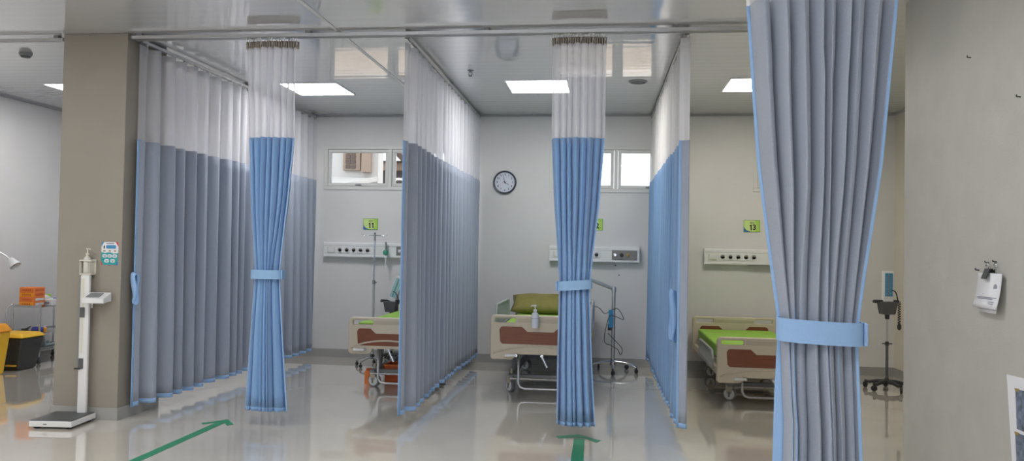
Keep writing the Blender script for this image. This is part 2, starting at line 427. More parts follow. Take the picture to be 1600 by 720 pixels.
ZB = 2.185          # where the net ends and the cloth begins
def flat_curtain(label, pts, n, amp, seed, mats, zbot, tie=None, fade0=.03, lead=.012, wavy=1.0, blend=1.0):
    o3 = Vector((pts[0][0], pts[0][1], 0))
    t = thing('privacy_curtain', label, 'curtain', o3, 0, 'hospital privacy curtains')
    r = random.Random(seed); jit = smooth_rand(r, 14); am = smooth_rand(r, 18); dr = smooth_rand(r, 22); fine = smooth_rand(r, 60); jb = smooth_rand(r, 9)
    V = [Vector((x, y)) for x, y in pts]; seg = [(V[i+1]-V[i]).length for i in range(len(V)-1)]; L = sum(seg)
    def base(s):
        d = max(0, min(1, s))*L
        for i, l in enumerate(seg):
            if d <= l or i == len(seg)-1: return V[i] + (V[i+1]-V[i])*(d/l)
            d -= l
    def P(s, z):
        p = base(s); tg = (base(s+.004) - base(s-.004)).normalized(); nm = Vector((tg.y, -tg.x))
        h = (2.93 - z)/2.83
        ph = 2*PI*n*s + 1.5*wavy*jit(s) + wavy*(.5*dr(s) + .9*jb(s))*h
        fade = min(1, max(0, (s - .25*fade0)/fade0)) if fade0 else 1
        fade = fade*fade*(3-2*fade)
        A = amp*(.55 + .5*h)*(1 + .35*am(s))*fade
        off = A*(math.sin(ph) + .22*math.sin(2*ph + 2*fine(s))) + .010*wavy*fine(s)*h
        tn = -.18*amp*math.sin(2*ph)*fade + .006*dr(s)*h
        q = p + nm*off + tg*tn
        return (q.x - o3.x, q.y - o3.y, z)
    ns = n*12
    hem = .035
    hang('cloth', P, (lead, 1), lin(zbot+hem, ZB, 22), mats, t, ns)
    hang('hem', P, (lead, 1), [zbot, zbot+hem*.5, zbot+hem], M['trimblue'], t, ns)
    hang('edge_binding', P, (0, lead), lin(zbot, ZB, 22), M['trimblue'], t, 4)
    hang('net', P, (0, 1), lin(ZB, 2.885, 10), M['sheer'], t, ns, two=False)
    def PT(s, z):
        x, y, zz = P(s, z); return (x, y, zz)
    hang('heading_tape', PT, (0, 1), [2.885, 2.91, 2.935], M['tapew'], t, ns, two=False)
    hooks(P, n, t, 2.93, 2.953)
    if tie:
        x, y, z0, z1 = tie
        b = MB()
        R1, R2 = [], []
        for k in range(25):
            u = k/24; a = 2*PI*u
            zz = (z0+z1)/2 + (z1-z0)/2*math.cos(a); w = .022*math.sin(a)*(1+.5*math.sin(a))
            R1.append(Vector((x + .012*math.sin(2*a), y + w, zz))); R2.append(Vector((x + .035 + .01*math.sin(3*a), y + w*1.2, zz - .015)))
        b.grid([[p - o3, q - o3] for p, q in zip(R1, R2)])
        to = b.build('tieback', M['trimblue'], t, smooth=True, fixn=False); q = to.modifiers.new('thick', 'SOLIDIFY'); q.thickness = .004; q.offset = 0
    return t

flat_curtain('long grey privacy curtain hung from front to back beside the beige column', [(-3.678, 5.79), (-3.685, 5.86), (-3.605, 9.40)], 19, .062, 3, [M['grey'], M['blue']], .085,
             tie=(-3.665, 5.765, .90, 1.14), lead=.008)
flat_curtain('grey privacy curtain hung front to back, just left of the wall clock', [(-1.545, 5.83), (-1.53, 5.90), (-1.552, 9.42)], 20, .046, 11, [M['grey'], M['blue']], .10, lead=.010)
flat_curtain('bright blue privacy curtain hung front to back, left of the lime green mattress', [(.515, 5.83), (.548, 5.835), (.588, 5.80), (.585, 5.83), (.553, 5.95), (.525, 9.43)], 22, .036, 23, [M['grey'], M['blue']], .105,
             tie=(.478, 5.94, .72, 1.10), fade0=.07, lead=.005, wavy=.8)

def tied_curtain(label, y0, prof, n, amp, seed, mats, zbot, zband, band_h, tilt, header, htop=2.93, bulge=.05, lead=(.03, .03), edges=(.008, .008, .008), flapside=1):
    """prof: list of (z, left x, right x) from top to bottom"""
    xc0 = (prof[0][1] + prof[0][2])/2
    t = thing('privacy_curtain', label, 'curtain', (xc0, y0, 0), 0, 'hospital privacy curtains')
    r = random.Random(seed)
    def knots(spread):
        w = [r.uniform(1-spread, 1+spread) for _ in range(n)]; S = sum(w); k = [0]
        for x in w: k.append(k[-1] + x/S)
        return k
    K1 = knots(.45)
    W2 = [r.choice((.32, .38, .5, .7, 1.6, 2.4)) for _ in range(n)]; K2 = [0]
    for x in W2: K2.append(K2[-1] + x/sum(W2))
    A1 = [r.uniform(.6, 1.25) for _ in range(n+1)]; A2 = [r.uniform(.45, 1.1) for _ in range(n+1)]
    bow = smooth_rand(r, 5)
    def lr(z):
        if z >= prof[0][0]: return prof[0][1:]
        for a, b in zip(prof, prof[1:]):
            if a[0] >= z >= b[0]:
                u = (a[0]-z)/(a[0]-b[0]); u2 = u
                return (a[1] + (b[1]-a[1])*u2, a[2] + (b[2]-a[2])*u2)
        return prof[-1][1:]
    def P(s, z):
        g = max(0, min(1, (zband + .55 - z)/.75)); g = g*g*(3-2*g)
        L, R = lr(z); we = edges[0] + (edges[1]-edges[0])*max(0, min(1, (zband - .04 - z)/.25))
        Li, Ri = L + we, R - edges[2]; sp = s; s = max(0, min(1, (s-lead[0])/(1-lead[0]-lead[1])))
        x = s*n; i = min(n-1, int(x)); u = x - i
        pos = (K1[i] + (K1[i+1]-K1[i])*u)*(1-g) + (K2[i] + (K2[i+1]-K2[i])*u)*g
        al = (A1[i]*(1-u) + A1[i+1]*u)*(1-g) + (A2[i]*(1-u) + A2[i+1]*u)*g
        w = Ri - Li
        d = abs(z - zband); pin = .62 + .38*min(1, d/.45)
        ph = 2*PI*x/2*2/2          # one half wave per knot interval
        a = amp*al*pin
        edge = min(1, s/.02, (1-s)/.02)
        off = -a*(2*(math.sin(ph/2)**2 + .006)**.27 - 1)
        xx = Li + pos*w - .085*(w/n)*math.sin(2*ph)*edge + .004*bow(s)*(1 if z < 2 else 0)
        yy = off - bulge*math.sin(PI*pos)*(.6 + .4*pin)
        if z > 2.75: yy *= .6 + .4*max(0, (2.95-z)/.2)
        if sp < lead[0]: xx -= we*(1 - sp/lead[0]); yy += .3*we*(1 - sp/lead[0])
        if sp > 1-lead[1]: xx += edges[2]*(sp-1+lead[1])/lead[1]
        return (xx - xc0, yy, z)
    ns = n*14; l0, l1 = lead
    hem = .03
    zt = lin(zbot+hem, zband-.1, 9) + lin(zband-.1, zband+.1, 5)[1:] + lin(zband+.1, ZB, 11)[1:]
    hang('cloth', P, (l0, 1-l1), zt, mats, t, ns, th=.0022)
    hang('hem', P, (l0, 1-l1), [zbot, zbot+hem], mats, t, ns, th=.0022)
    hang('edge_binding', P, (0, l0), [zbot] + zt, M['trimblue'], t, 4); hang('edge_binding', P, (1-l1, 1), [zbot] + zt, M['trimblue'], t, 4)
    hang('net', P, (0, 1), lin(ZB, htop-.055, 8), M['sheer'], t, ns, two=False)
    # pinch-pleat heading with narrow deep folds
    def PH(s, z):
        L, R = lr(z); return (L + s*(R-L) - xc0, .016*math.sin(2*PI*s*n*1.5) - .02*math.sin(PI*s), z)
    hang('heading_tape', PH, (0, 1), lin(htop-.058, htop, 3), header, t, n*16)
    hooks(PH, n + 3, t, htop, 2.953)
    # the band round the waist
    L, R = lr(zband); cx, rx = (L+R)/2 - xc0, (R-L)/2 + .010; ry = amp*.62*.95 + bulge*.42 + .010
    rows = []
    for k in range(49):
        a = 2*PI*k/48 - PI/2
        ca, sa = math.cos(a), math.sin(a); sq = lambda v: math.copysign(abs(v)**.8, v)
        x, y = cx + rx*sq(ca), -bulge*.5 + ry*sq(sa)
        z = zband + tilt*(x-cx)
        rows.append([(x, y, z - band_h/2), (x*1.0, y, z), (x, y, z + band_h/2)])
    bo = MB().grid(rows).build('tie_band', M['trimblue'] if mats[0] is M['grey'] else M['bandblue'], t, smooth=True, fixn=False); q = bo.modifiers.new('thick', 'SOLIDIFY'); q.thickness = .005; q.offset = 0; q = bo.modifiers.new('split', 'EDGE_SPLIT'); q.split_angle = .8
    xs = cx + flapside*rx
    MB().box((min(xs, xs+flapside*.012), -bulge*.5-.03, zband+tilt*(xs-cx)-band_h/2), (max(xs, xs+flapside*.012), -bulge*.5+.035, zband+tilt*(xs-cx)+band_h/2)).build('band_end', M['trimblue'] if mats[0] is M['grey'] else M['bandblue'], t, bevel=.003)
    return t
M['bandblue'] = mat('fabric_band_blue', (.27, .44, .68), .85, spec=.2, var=.03, vscale=200)
tied_curtain('blue curtain gathered in a waist band, in front of the long grey curtain', 5.76,
    [(2.93, -2.781, -2.36), (2.2, -2.746, -2.350), (1.7, -2.715, -2.385), (1.3, -2.68, -2.435), (1.17, -2.668, -2.447), (1.08, -2.672, -2.445), (.6, -2.70, -2.40), (.12, -2.722, -2.358)],
    15, .050, 5, [M['blue'], M['grey']], .12, 1.148, .068, 0.0, M['tape'])
tied_curtain('blue curtain gathered in a waist band, in front of the bed with the olive pillow', 5.76,
    [(2.93, -.417, -.02), (2.2, -.412, -.022), (1.7, -.385, -.05), (1.3, -.35, -.095), (1.13, -.338, -.110), (1.04, -.340, -.110), (.6, -.345, -.09), (.11, -.343, -.058)],
    15, .050, 8, [M['blue'], M['grey']], .11, 1.12, .068, .08, M['tape'], flapside=-1)
tied_curtain('big grey tied-back curtain with light blue waist band, nearest the viewer', 2.62,
    [(2.93, .42, .915), (2.18, .446, .894), (1.672, .486, .852), (1.33, .529, .808), (1.16, .553, .788), (1.10, .553, .786), (.96, .547, .790), (.72, .544, .797), (.12, .53, .83)],
    17, .060, 17, [M['grey'], M['blue']], .11, 1.132, .072, -.04, M['tapew'], bulge=.06, edges=(.010, .030, .009))

# ---------------------------------------------------------------- wall service units, signs, clock
def service_unit(x0, label, z0=1.232, z1=1.418, W=1.064, gp=.742):
    t = thing('bed_head_unit', label, 'bed head unit', (x0, YB, z0), 0, 'bed head service units'); h, d = z1-z0, .075
    pr = [(0, 0), (0, h), (-d+.012, h), (-d, h-.012), (-d, h-.04), (-d+.006, h-.044), (-d+.006, .03), (-d, .026), (-d, .010), (-d+.012, 0)]
    MB().prism(pr, .004, W-.004, 'YZ').build('housing', M['white'], t)
    for a in (0, W-.006): MB().box((a, -d-.003, -.003), (a+.006, 0, h+.003)).build('end_cap', M['white'], t, bevel=.002)
    MB().box((.5, -d+.001, -.004), (.78, -.01, .002)).build('cable_slot', M['midg'], t)
    s = MB().box((.05, -d-.004, .055), (.145, -d+.007, .130)); so = s.build('switch', M['off'], t, bevel=.003)
    MB().box((.06, -d-.007, .064), (.135, -d-.003, .121)).build('rocker', M['white'], so, bevel=.002)
    for k in range(5):
        x = .168 + k*.088
        po = MB().box((x, -d-.003, .055), (x+.082, -d+.007, .130)).build('power_socket', M['white'], t, bevel=.002)
        MB().lathe([(.027, 0), (.029, -.003), (.024, -.003), (.022, .004)][::1], (x+.041, -d-.003, .093), 'Y', 20).build('socket_ring', M['white'], po, smooth='auto')
        b = MB().prism([(x+.041+.021*math.cos(a), .096+.018*math.sin(a)) for a in lin(0, PI, 10)], -d-.0065, -d-.003, 'XZ'); b.build('socket_recess', M['plate'], po)
    g = MB().box((gp, -d-.003, .035), (gp+.293, -d+.008, .148)).build('gas_plate', M['plate'], t, bevel=.003)
    for k, x in enumerate((gp+.04, gp+.113, gp+.186)):
        o = MB().lathe([(.022, 0), (.022, -.012), (.014, -.014), (.014, -.024)], (x, -d-.003, .092), 'Y', 20).build('gas_outlet', [M['chrome'], M['black'], M['gold']][k], g, smooth='auto')
    MB().lathe([(.010, 0), (.010, -.006)], (gp+.258, -d-.003, .11), 'Y', 14).build('gauge', M['midg'], g)
    for x in (gp+.04, gp+.113, gp+.186): MB().tube([(x, -d+.01, .0), (x, -d+.01, -.018)], .004, 6).build('hose_stub', M['white'], t)
    return t
service_unit(-3.467, 'white bed head unit below the number 11 sign', W=1.25, gp=.922)
service_unit(-.6755, 'white bed head unit partly behind the second tied blue curtain')
service_unit(1.135, 'white bed head unit below the number 13 sign', W=1.25, gp=.922)

def bed_sign(x, z, num):
    t = thing('bed_number_sign', 'small lime green bed sign with the number %s' % num, 'sign', (x, YB, z), 0, 'bed number signs'); w, h = .187, .138
    MB().box((-w/2, -.006, -h/2), (w/2, 0, h/2)).build('plate', M['lgreen'], t)
    def fl(name, poly, m, y): MB().prism(poly, y-.0006, y, 'XZ').build(name, m, t)
    x0, x1, z0, z1 = -w/2+.004, w/2-.004, -h/2+.004, h/2-.004
    fl('pale_field', [(x0, z0+.05), (x0+.03, z0+.02), (x0+.075, z0), (x1-.055, z0), (x1-.03, z0+.05), (x1-.045, z0+.10), (x1-.06, z1), (x0, z1)], M['lgreen2'], -.006)
    fl('blue_corner', [(x0, z0), (x0+.075, z0), (x0+.035, z0+.012), (x0+.012, z0+.032), (x0, z0+.058)], M['sblue'], -.0066)
    text_mesh('bed_word', 'BED', .030, M['ink'], t, (.005, -.0072, .036), bold=0)
    hh = .066; xx = .008 - .019*(len(num)-1)
    for k, dg in enumerate(num):
        x = xx + k*.040
        if dg == '1': MB().prism([(x+a*hh, -.017+c*hh) for a, c in ((-.05, -.5), (.15, -.5), (.15, .5), (.02, .5), (-.20, .34), (-.20, .14), (-.05, .24))], -.008, -.0064, 'XZ').build('digit', M['ink'], t)
        else: text_mesh('digit', dg, .086, M['ink'], t, (x, -.0072, -.017), bold=.0030)
    e = MB(); 
    for lo, hi in (((-w/2, -.0072, -h/2), (w/2, -.0058, -h/2+.004)), ((-w/2, -.0072, h/2-.004), (w/2, -.0058, h/2)), ((-w/2, -.0072, -h/2), (-w/2+.004, -.0058, h/2)), ((w/2-.004, -.0072, -h/2), (w/2, -.0058, h/2))): e.box(lo, hi)
    e.build('border', M['green'], t)
    return t
bed_sign(-2.897, 1.650, '11'); bed_sign(-.139, 1.682, '12'); bed_sign(1.682, 1.690, '13')

t = thing('wall_clock', 'round white-faced wall clock with dark rim above the olive pillow', 'clock', (-1.232, YB, 2.178)); R = .141
MB().lathe([(R, 0), (R, -.03), (R-.008, -.04), (R-.018, -.036), (R-.02, -.02), (R-.02, 0)], axis='Y', seg=48).build('rim', mat('clock_rim', (.035, .045, .075), .3), t, smooth='auto')
MB().lathe([(R-.02, -.003), (R-.02, -.018)], axis='Y', seg=48).build('dial', M['clockface'], t)
for k in range(12):
    a = PI/2 - 2*PI*(k+1)/12
    text_mesh('numeral', str(k+1), .034, M['ink'], t, (.094*math.cos(a), -.0187, .094*math.sin(a)), bold=.0004)
def hand(name, ang, ln, w, y, m, tail=.02):
    a = math.radians(90-ang); d = Vector((math.cos(a), math.sin(a))); n = Vector((-d.y, d.x))
    q = [-d*tail - n*w, -d*tail + n*w, d*ln + n*w*.5, d*ln - n*w*.5]
    MB().prism([(p.x, p.y) for p in q], y-.001, y, 'XZ').build(name, m, t)
hand('hour_hand', 121, .058, .004, -.0205, M['ink']); hand('minute_hand', -14, .09, .003, -.0225, M['ink']); hand('second_hand', 246, .08, .0012, -.0245, M['red'], .03)
MB().lathe([(.006, -.018), (.006, -.027)], axis='Y', seg=12).build('hub', M['ink'], t)

for i, (x, z, lab) in enumerate(((.11, 1.20, 'dark wall plug hole just below the second bed head unit'), (.155, 1.085, 'larger dark wall plug above the examination lamp stand'))):
    t = MB().lathe([(.010, 0), (.010, -.004), (.004, -.010)], (0, 0, 0), 'Y', 10).build('wall_plug', M['midg'], None, loc=(x, YB, z)); tag(t, lab, 'wall plug')
for y, z, lab in ((4.406, 2.428, 'small dark nail high on the grey wall at right'), (3.90, 2.121, 'small dark nail at the right edge of the picture'), (4.303, 1.307, 'bent nail just left of the clipped papers')):
    t = MB().tube([(0, 0, 0), (-.018, 0, .002), (-.020, -.004, .010)], .004, 8).build('wall_nail', M['dark'], None, loc=(XN, y, z)); tag(t, lab, 'nail')

# ---------------------------------------------------------------- beds
def bed_board(t, name, w, b, h, y, holes_front=True, inset_side=-1):
    hw = w/2
    out = [(-hw+.02, b), (-hw+.20, b), (-hw+.225, b+.02), (-hw+.235, b+.05), (hw-.235, b+.05), (hw-.225, b+.02), (hw-.20, b), (hw-.02, b), (hw, b+.02)]
    for k in range(7):
        a = PI/2*k/6; out.append((hw-.045 + .045*math.cos(a), b+h-.045 + .045*math.sin(a)))
    for k in range(7):
        a = PI/2 + PI/2*k/6; out.append((-hw+.045 + .045*math.cos(a), b+h-.045 + .045*math.sin(a)))
    out.append((-hw, b+.02))
    zt = b+h
    loops = [out, rrect(-hw+.04, zt-.068, -hw+.235, zt-.028, .012), rrect(hw-.235, zt-.068, hw-.04, zt-.028, .012)]
    o = curve_plate(name, loops, .05, .010, M['beige'], t, loc=(0, y, 0))
    ys = .025*inset_side
    def lay(nm, poly, th, m):
        y0, y1 = sorted((ys*.9, ys + th*inset_side)); MB().prism(poly, y0, y1, 'XZ').build(nm, m, o, bevel=.002)
    lay('grip_insert', rrect(-hw+.25, zt-.066, hw-.25, zt-.030, .008), .002, M['beige2'])
    L = hw-.085
    poly = [(-L+.03, zt-.265), (L-.03, zt-.265), (L-.008, zt-.245), (L, zt-.135), (L-.012, zt-.112), (L-.03, zt-.105), (.17, zt-.105), (.12, zt-.15), (-.12, zt-.15), (-.17, zt-.105), (-L+.03, zt-.105), (-L+.012, zt-.112), (-L, zt-.135), (-L+.008, zt-.245)]
    lay('inset_panel', poly, .004, M['wood'])
    arc = [(x, ys + .004*inset_side, b + .055 + .075*(1-(x/(hw-.03))**2)**.8) for x in lin(-hw+.031, hw-.031, 24)]
    MB().tube(arc, .008, 8).build('arch_ridge', M['beige'], o, smooth=True)
    return o
def wheel(t, x, y, ang=0, r=.06):
    c = MB().tube([(0, 0, r*1.9+.03), (0, 0, r*2.2+.09)], .012, 10); c.box((-.034, -.03, r*1.9), (.034, .03, r*1.9+.035))
    for s in (-1, 1): c.hexa([(s*.030-.004, -.022, r), (s*.030+.004, -.022, r), (s*.030+.004, .022, r), (s*.030-.004, .022, r), (s*.030-.004, -.03, r*2), (s*.030+.004, -.03, r*2), (s*.030+.004, .03, r*2), (s*.030-.004, .03, r*2)])
    co = c.build('caster', M['beige2'], t, bevel=.003, loc=(x, y, 0), rot=(0, 0, ang))
    for s in (-1, 1):
        MB().lathe([(r*.70, -.010), (r, -.007), (r, .007), (r*.70, .010)], (s*.016, 0, r), 'X', 28).build('tyre', M['midg'], co, smooth='auto')
        MB().lathe([(r*.80, .026*s), (r*.80, .029*s), (r*.30, .034*s)], (0, 0, r), 'X', 28).build('wheel_cover', M['white'], co, smooth='auto')
        MB().box((s*.036-.004, -.008, r-.024), (s*.036+.004, .008, r+.024)).build('brake_tab', M['midg'], co)
def side_rail(t, x, y0, y1, b, up):
    o = MB()
    if up: z0, z1 = b+.25, b+.475
    else: z0, z1 = b+.10, b+.245
    o.tube([(x, y0, z0), (x, y0-.02, (z0+z1)/2), (x, y0+.03, z1), (x, (y0+y1)/2, z1+.003), (x, y1-.03, z1), (x, y1+.02, (z0+z1)/2), (x, y1, z0)], .013, 10)
    ro = o.build('side_rail', M['railgrey'], t, smooth='auto')
    MB().box((x-.012, y0, z0-.02), (x+.012, y1, z0+.015)).build('lower_bar', M['railgrey'], ro, bevel=.003)
    n = 9
    for k in range(n):
        y = y0 + .07 + (y1-y0-.14)*k/(n-1); sl = 0 if up else .09
        MB().tube([(x, y-sl/2, z0), (x, y+sl/2 if k % 2 or up else y+sl/2, z1)], .009, 8).build('slat', M['railgrey'], ro, smooth='auto')
def bed(label, x0, x1, yf, L, b, h, mattress, rail_up, wa=0.0, head_raise=0):
    w = x1-x0; t = thing('hospital_bed', label, 'bed', ((x0+x1)/2, yf, 0), 0, 'hospital beds')
    bed_board(t, 'footboard', w, b, h, .025); bed_board(t, 'headboard', w, b, h+.02, L-.025)
    hw = w/2
    f = MB(); 
    for s in (-1, 1): f.box((s*(hw-.045)-.03, .06, b+.055), (s*(hw-.045)+.03, L-.06, b+.115))
    f.box((-hw+.07, .06, b+.06), (hw-.07, .10, b+.11)); f.box((-hw+.07, L-.10, b+.06), (hw-.07, L-.06, b+.11)); f.box((-hw+.07, L*.5, b+.06), (hw-.07, L*.5+.05, b+.11))
    f.build('bed_frame', M['beige2'], t, bevel=.004)
    MB().box((-hw+.05, .07, b+.115), (hw-.05, L-.07, b+.165)).build('deck', M['beige2'], t, bevel=.004)
    c = MB()
    for s in (-1, 1): c.box((s*(hw-.165)-.025, .25, .135), (s*(hw-.165)+.025, L-.3, .175))
    c.box((-hw+.19, .28, .135), (hw-.19, .33, .175)); c.box((-hw+.19, L-.36, .135), (hw-.19, L-.31, .175))
    c.build('chassis', M['midg'], t, bevel=.003)
    for y in (.5, L-.55):
        for s in (-1, 1): MB().tube([(s*(hw-.165), y, .16), (s*(hw-.165), y+.12, b+.08)], .02, 10).build('lift_arm', M['midg'], t, smooth='auto')
    for s in (-1, 1):
        for y in (.33, L-.34): wheel(t, s*(hw-.165), y, wa + (.5 if y > 1 else 0))
    u = [(-hw+.25, .16, b+.08), (-hw+.25, .16, .11), (-hw+.27, .16, .075), (-hw+.31, .16, .062), (hw-.31, .16, .062), (hw-.27, .16, .075), (hw-.25, .16, .11), (hw-.25, .16, b+.08)]
    MB().tube(u, .012, 10).build('foot_bar', M['alu'], t, smooth=True)
    MB().tube([(-hw+.17, .17, .15+.0*b), (hw-.17, .17, .15)], .010, 8).build('brake_bar', M['chrome'], t, smooth='auto')
    for k, x in enumerate((-.22, .02, .24)):
        q = MB().tube([(x, .10, b+.045), (x, -.045, b+.045)], .014, 12)
        co = q.build('crank', M['chrome'], t, smooth='auto')
        dx = (.0, .05, 0)[k] if k else -.10
        MB().tube([(x, -.04, b+.045), (x+dx, -.045, b+.045-(.10 if k else .0)), ], [.011, .014], 10).build('crank_handle', M['white'] if k != 1 else M['chrome'], co, smooth='auto')
    z0 = b+.165
    m = MB()
    if head_raise:
        yk = L*.52
        m.hexa([(-hw+.06, .09, z0), (hw-.06, .09, z0), (hw-.06, yk, z0), (-hw+.06, yk, z0), (-hw+.06, .09, z0+.11), (hw-.06, .09, z0+.11), (hw-.06, yk, z0+.11), (-hw+.06, yk, z0+.11)])
        ye = L-.09
        m.hexa([(-hw+.06, yk, z0), (hw-.06, yk, z0), (hw-.06, ye, z0+head_raise), (-hw+.06, ye, z0+head_raise), (-hw+.06, yk, z0+.11), (hw-.06, yk, z0+.11), (hw-.06, ye, z0+head_raise+.11), (-hw+.06, ye, z0+head_raise+.11)])
    else: m.box((-hw+.06, .09, z0), (hw-.06, L-.09, z0+.125))
    m.build('mattress', M[mattress], t, bevel=.02, segs=3)
    for s in (-1, 1): side_rail(t, s*(hw-.005), .33, 1.32, b, rail_up)
    return t
bed('beige hospital bed below the number 11 sign, orange crate beneath it', -2.412, -1.64, 7.25, 1.84, .358, .345, 'lime', False, 1.3)
bed('raised beige hospital bed with olive pillow and raised side rails', -1.055, -.125, 7.25, 2.07, .352, .41, 'lime', True, .65)
bed('low beige hospital bed with bare lime green mattress', .997, 1.927, 7.25, 2.07, .209, .41, 'lime', False, 1.25)

# pillow
def pillow(name, label, loc, rot, sx, sy, sz, m):
    b = MB(); N = 18; r = random.Random(4); nz = smooth_rand(r, 7); nz2 = smooth_rand(r, 5)
    for side in (1, -1):
        rows = []
        for i in range(N+1):
            row = []
            for j in range(N+1):
                u, v = 2*i/N-1, 2*j/N-1
                e = max(0, (1-abs(u)**2.6))**.5*max(0, (1-abs(v)**2.6))**.5
                pin = 1 - .07*(1-abs(u))*(abs(v)**3) - .0*u
                pin2 = 1 - .07*(1-abs(v))*(abs(u)**3)
                row.append((u*sx/2*pin2, v*sy/2*pin, side*e*sz/2*(1 + .12*nz((u+1)/2) + .10*nz2((v+1)/2))))
            rows.append(row)
        b.grid(rows)
    bmesh.ops.remove_doubles(b.bm, verts=b.bm.verts[:], dist=1e-4)
    o = b.build(name, m, None, smooth=True, loc=loc, rot=rot)
    tag(o, label, 'pillow'); return o
pillow('pillow', 'olive green pillow propped at the head of the raised bed', (-.72, 9.02, .755), (math.radians(24), 0, math.radians(2)), .70, .40, .17, M['olive'])

# sanitiser bottle hooked on the footboard of bed two
t = thing('sanitizer_bottle', 'clear white pump bottle hooked on the footboard below the olive pillow', 'bottle', (-.638, 7.205, .655))
MB().lathe([(.006, 0), (.030, .0), (.033, .006), (.033, .118), (.028, .134), (.013, .143), (.013, .156)], seg=24).build('bottle', mat('bottle_white', (.72, .76, .84), .2), t, smooth='auto')
MB().lathe([(.016, .150), (.016, .168), (.006, .170), (.005, .195)], seg=16).build('collar', M['white'], t, smooth='auto')
b = MB().lathe([(.012, .195), (.013, .207), (.006, .210)], seg=14); b.tube([(0, 0, .203), (-.03, -.012, .203), (-.036, -.014, .196)], .005, 8); b.build('pump', M['white'], t, smooth='auto')
b = MB().tube([(.036*math.cos(a), .036*math.sin(a), .09) for a in lin(0, 2*PI*.98, 20)], .002, 6, closed=True); b.tube([(0, .036, .09), (0, .037, .112), (0, .082, .116)], .003, 6); b.build('wire_holder', M['chrome'], t, smooth=True)

# orange crate under bed one
t = thing('storage_crate', 'orange plastic crate on the floor under the bed below sign 11', 'crate', (-2.06, 7.86, 0))
b = MB(); 
for lo, hi in (((-.13, -.12, 0), (.13, .12, .012)), ((-.13, -.12, .012), (-.115, .12, .19)), ((.115, -.12, .012), (.13, .12, .19)), ((-.115, -.12, .012), (.115, -.105, .19)), ((-.115, .105, .012), (.115, .12, .19))): b.box(lo, hi)
b.build('body', M['orange2'], t, bevel=.004)
b = MB(); 
for lo, hi in (((-.14, -.13, .175), (.14, -.115, .195)), ((-.14, .115, .175), (.14, .13, .195)), ((-.14, -.115, .175), (-.125, .115, .195)), ((.125, -.115, .175), (.14, .115, .195))): b.box(lo, hi)
b.build('rim', M['orange'], t, bevel=.003)
t = thing('orange_tube', 'upright orange canister on the floor at the left corner of the bed below sign 11', 'canister', (-2.345, 7.72, 0))
MB().lathe([(.042, 0), (.045, .006), (.045, .118), (.038, .13)], seg=24).build('body', M['orange'], t, smooth='auto')
MB().lathe([(.03, .13), (.03, .15), (.02, .154)], seg=20).build('cap', M['orange2'], t, smooth='auto')

# ---------------------------------------------------------------- stands
def star_base(t, r, n, a0, zhub, m, mc, rise=.03, rt=.013, wr=.028):
    for k in range(n):
        a = a0 + 2*PI*k/n; d = Vector((math.cos(a), math.sin(a), 0))
        lo = MB().tube([d*.01 + Vector((0, 0, zhub)), d*(r*.45) + Vector((0, 0, zhub-.004)), d*(r*.82) + Vector((0, 0, zhub-rise)), d*r + Vector((0, 0, wr*2+.012))], [rt*1.3, rt*1.15, rt, rt*.9], 10).build('leg', m, t, smooth='auto')
        c = d*r
        w = MB().lathe([(wr*.8, -.013), (wr, -.009), (wr, .009), (wr*.8, .013)], (0, 0, 0), 'X', 18); w.build('caster', mc, lo, smooth='auto', loc=(c.x, c.y, wr), rot=(0, 0, a+.9))
        MB().tube([(c.x, c.y, wr*1.6), (c.x, c.y, wr*2+.018)], .009, 8).build('caster_stem', mc, lo, smooth='auto')

# IV pole behind bed one
t = thing('iv_pole', 'thin chrome drip stand with two top hooks below the number 11 sign', 'drip stand', (-2.655, 8.85, 0))
star_base(t, .19, 5, .5, .10, M['chrome'], M['black'], rt=.008, wr=.02)
MB().lathe([(.024, .085), (.024, .125), (.014, .14)], seg=16).build('hub', M['black'], t, smooth='auto')
MB().tube([(0, 0, .12), (0, 0, .96)], .0125, 14).build('lower_tube', M['alu'], t, smooth='auto')
MB().tube([(0, 0, .95), (0, 0, 1.46)], .009, 12).build('upper_tube', M['chrome'], t, smooth='auto')
b = MB().lathe([(.018, .94), (.018, .985), (.012, .99)], seg=16); b.tube([(.015, 0, .96), (.035, 0, .96)], .006, 8); b.build('height_clamp', M['midg'], t, smooth='auto')
MB().tube([(0, 0, 1.44), (0, 0, 1.535)], .012, 12).build('hook_head', M['midg'], t, smooth='auto')
for s in (-1, 1):
    MB().tube([(0, 0, 1.50), (s*.10, 0, 1.50), (s*.128, 0, 1.492), (s*.142, 0, 1.505), (s*.138, 0, 1.522), (s*.12, 0, 1.526)], .0038, 8).build('hook', M['chrome'], t, smooth=True)

# oxygen flowmeter plugged into the first unit
t = thing('mounted_flowmeter', 'small green and white oxygen flowmeter hanging on the first bed head unit', 'flowmeter', (-2.665, YB-.118, 1.30))
MB().tube([(0, .036, .02), (0, -.005, .02)], .010, 10).build('probe', M['chrome'], t, smooth='auto')
MB().lathe([(.012, .03), (.013, .05), (.013, .125), (.008, .13)], seg=14).build('gauge_tube', M['midg'], t, smooth='auto')
MB().lathe([(.012, -.03), (.030, -.02), (.033, .01), (.022, .032), (.012, .036)], seg=20).build('body', M['skin'], t, smooth='auto')
MB().lathe([(.010, -.03), (.020, -.05), (.022, -.06), (.012, -.066), (.007, -.12), (.006, -.15), (.014, -.156), (.012, -.18), (.003, -.185)], seg=16).build('nozzle', M['white'], t, smooth='auto')

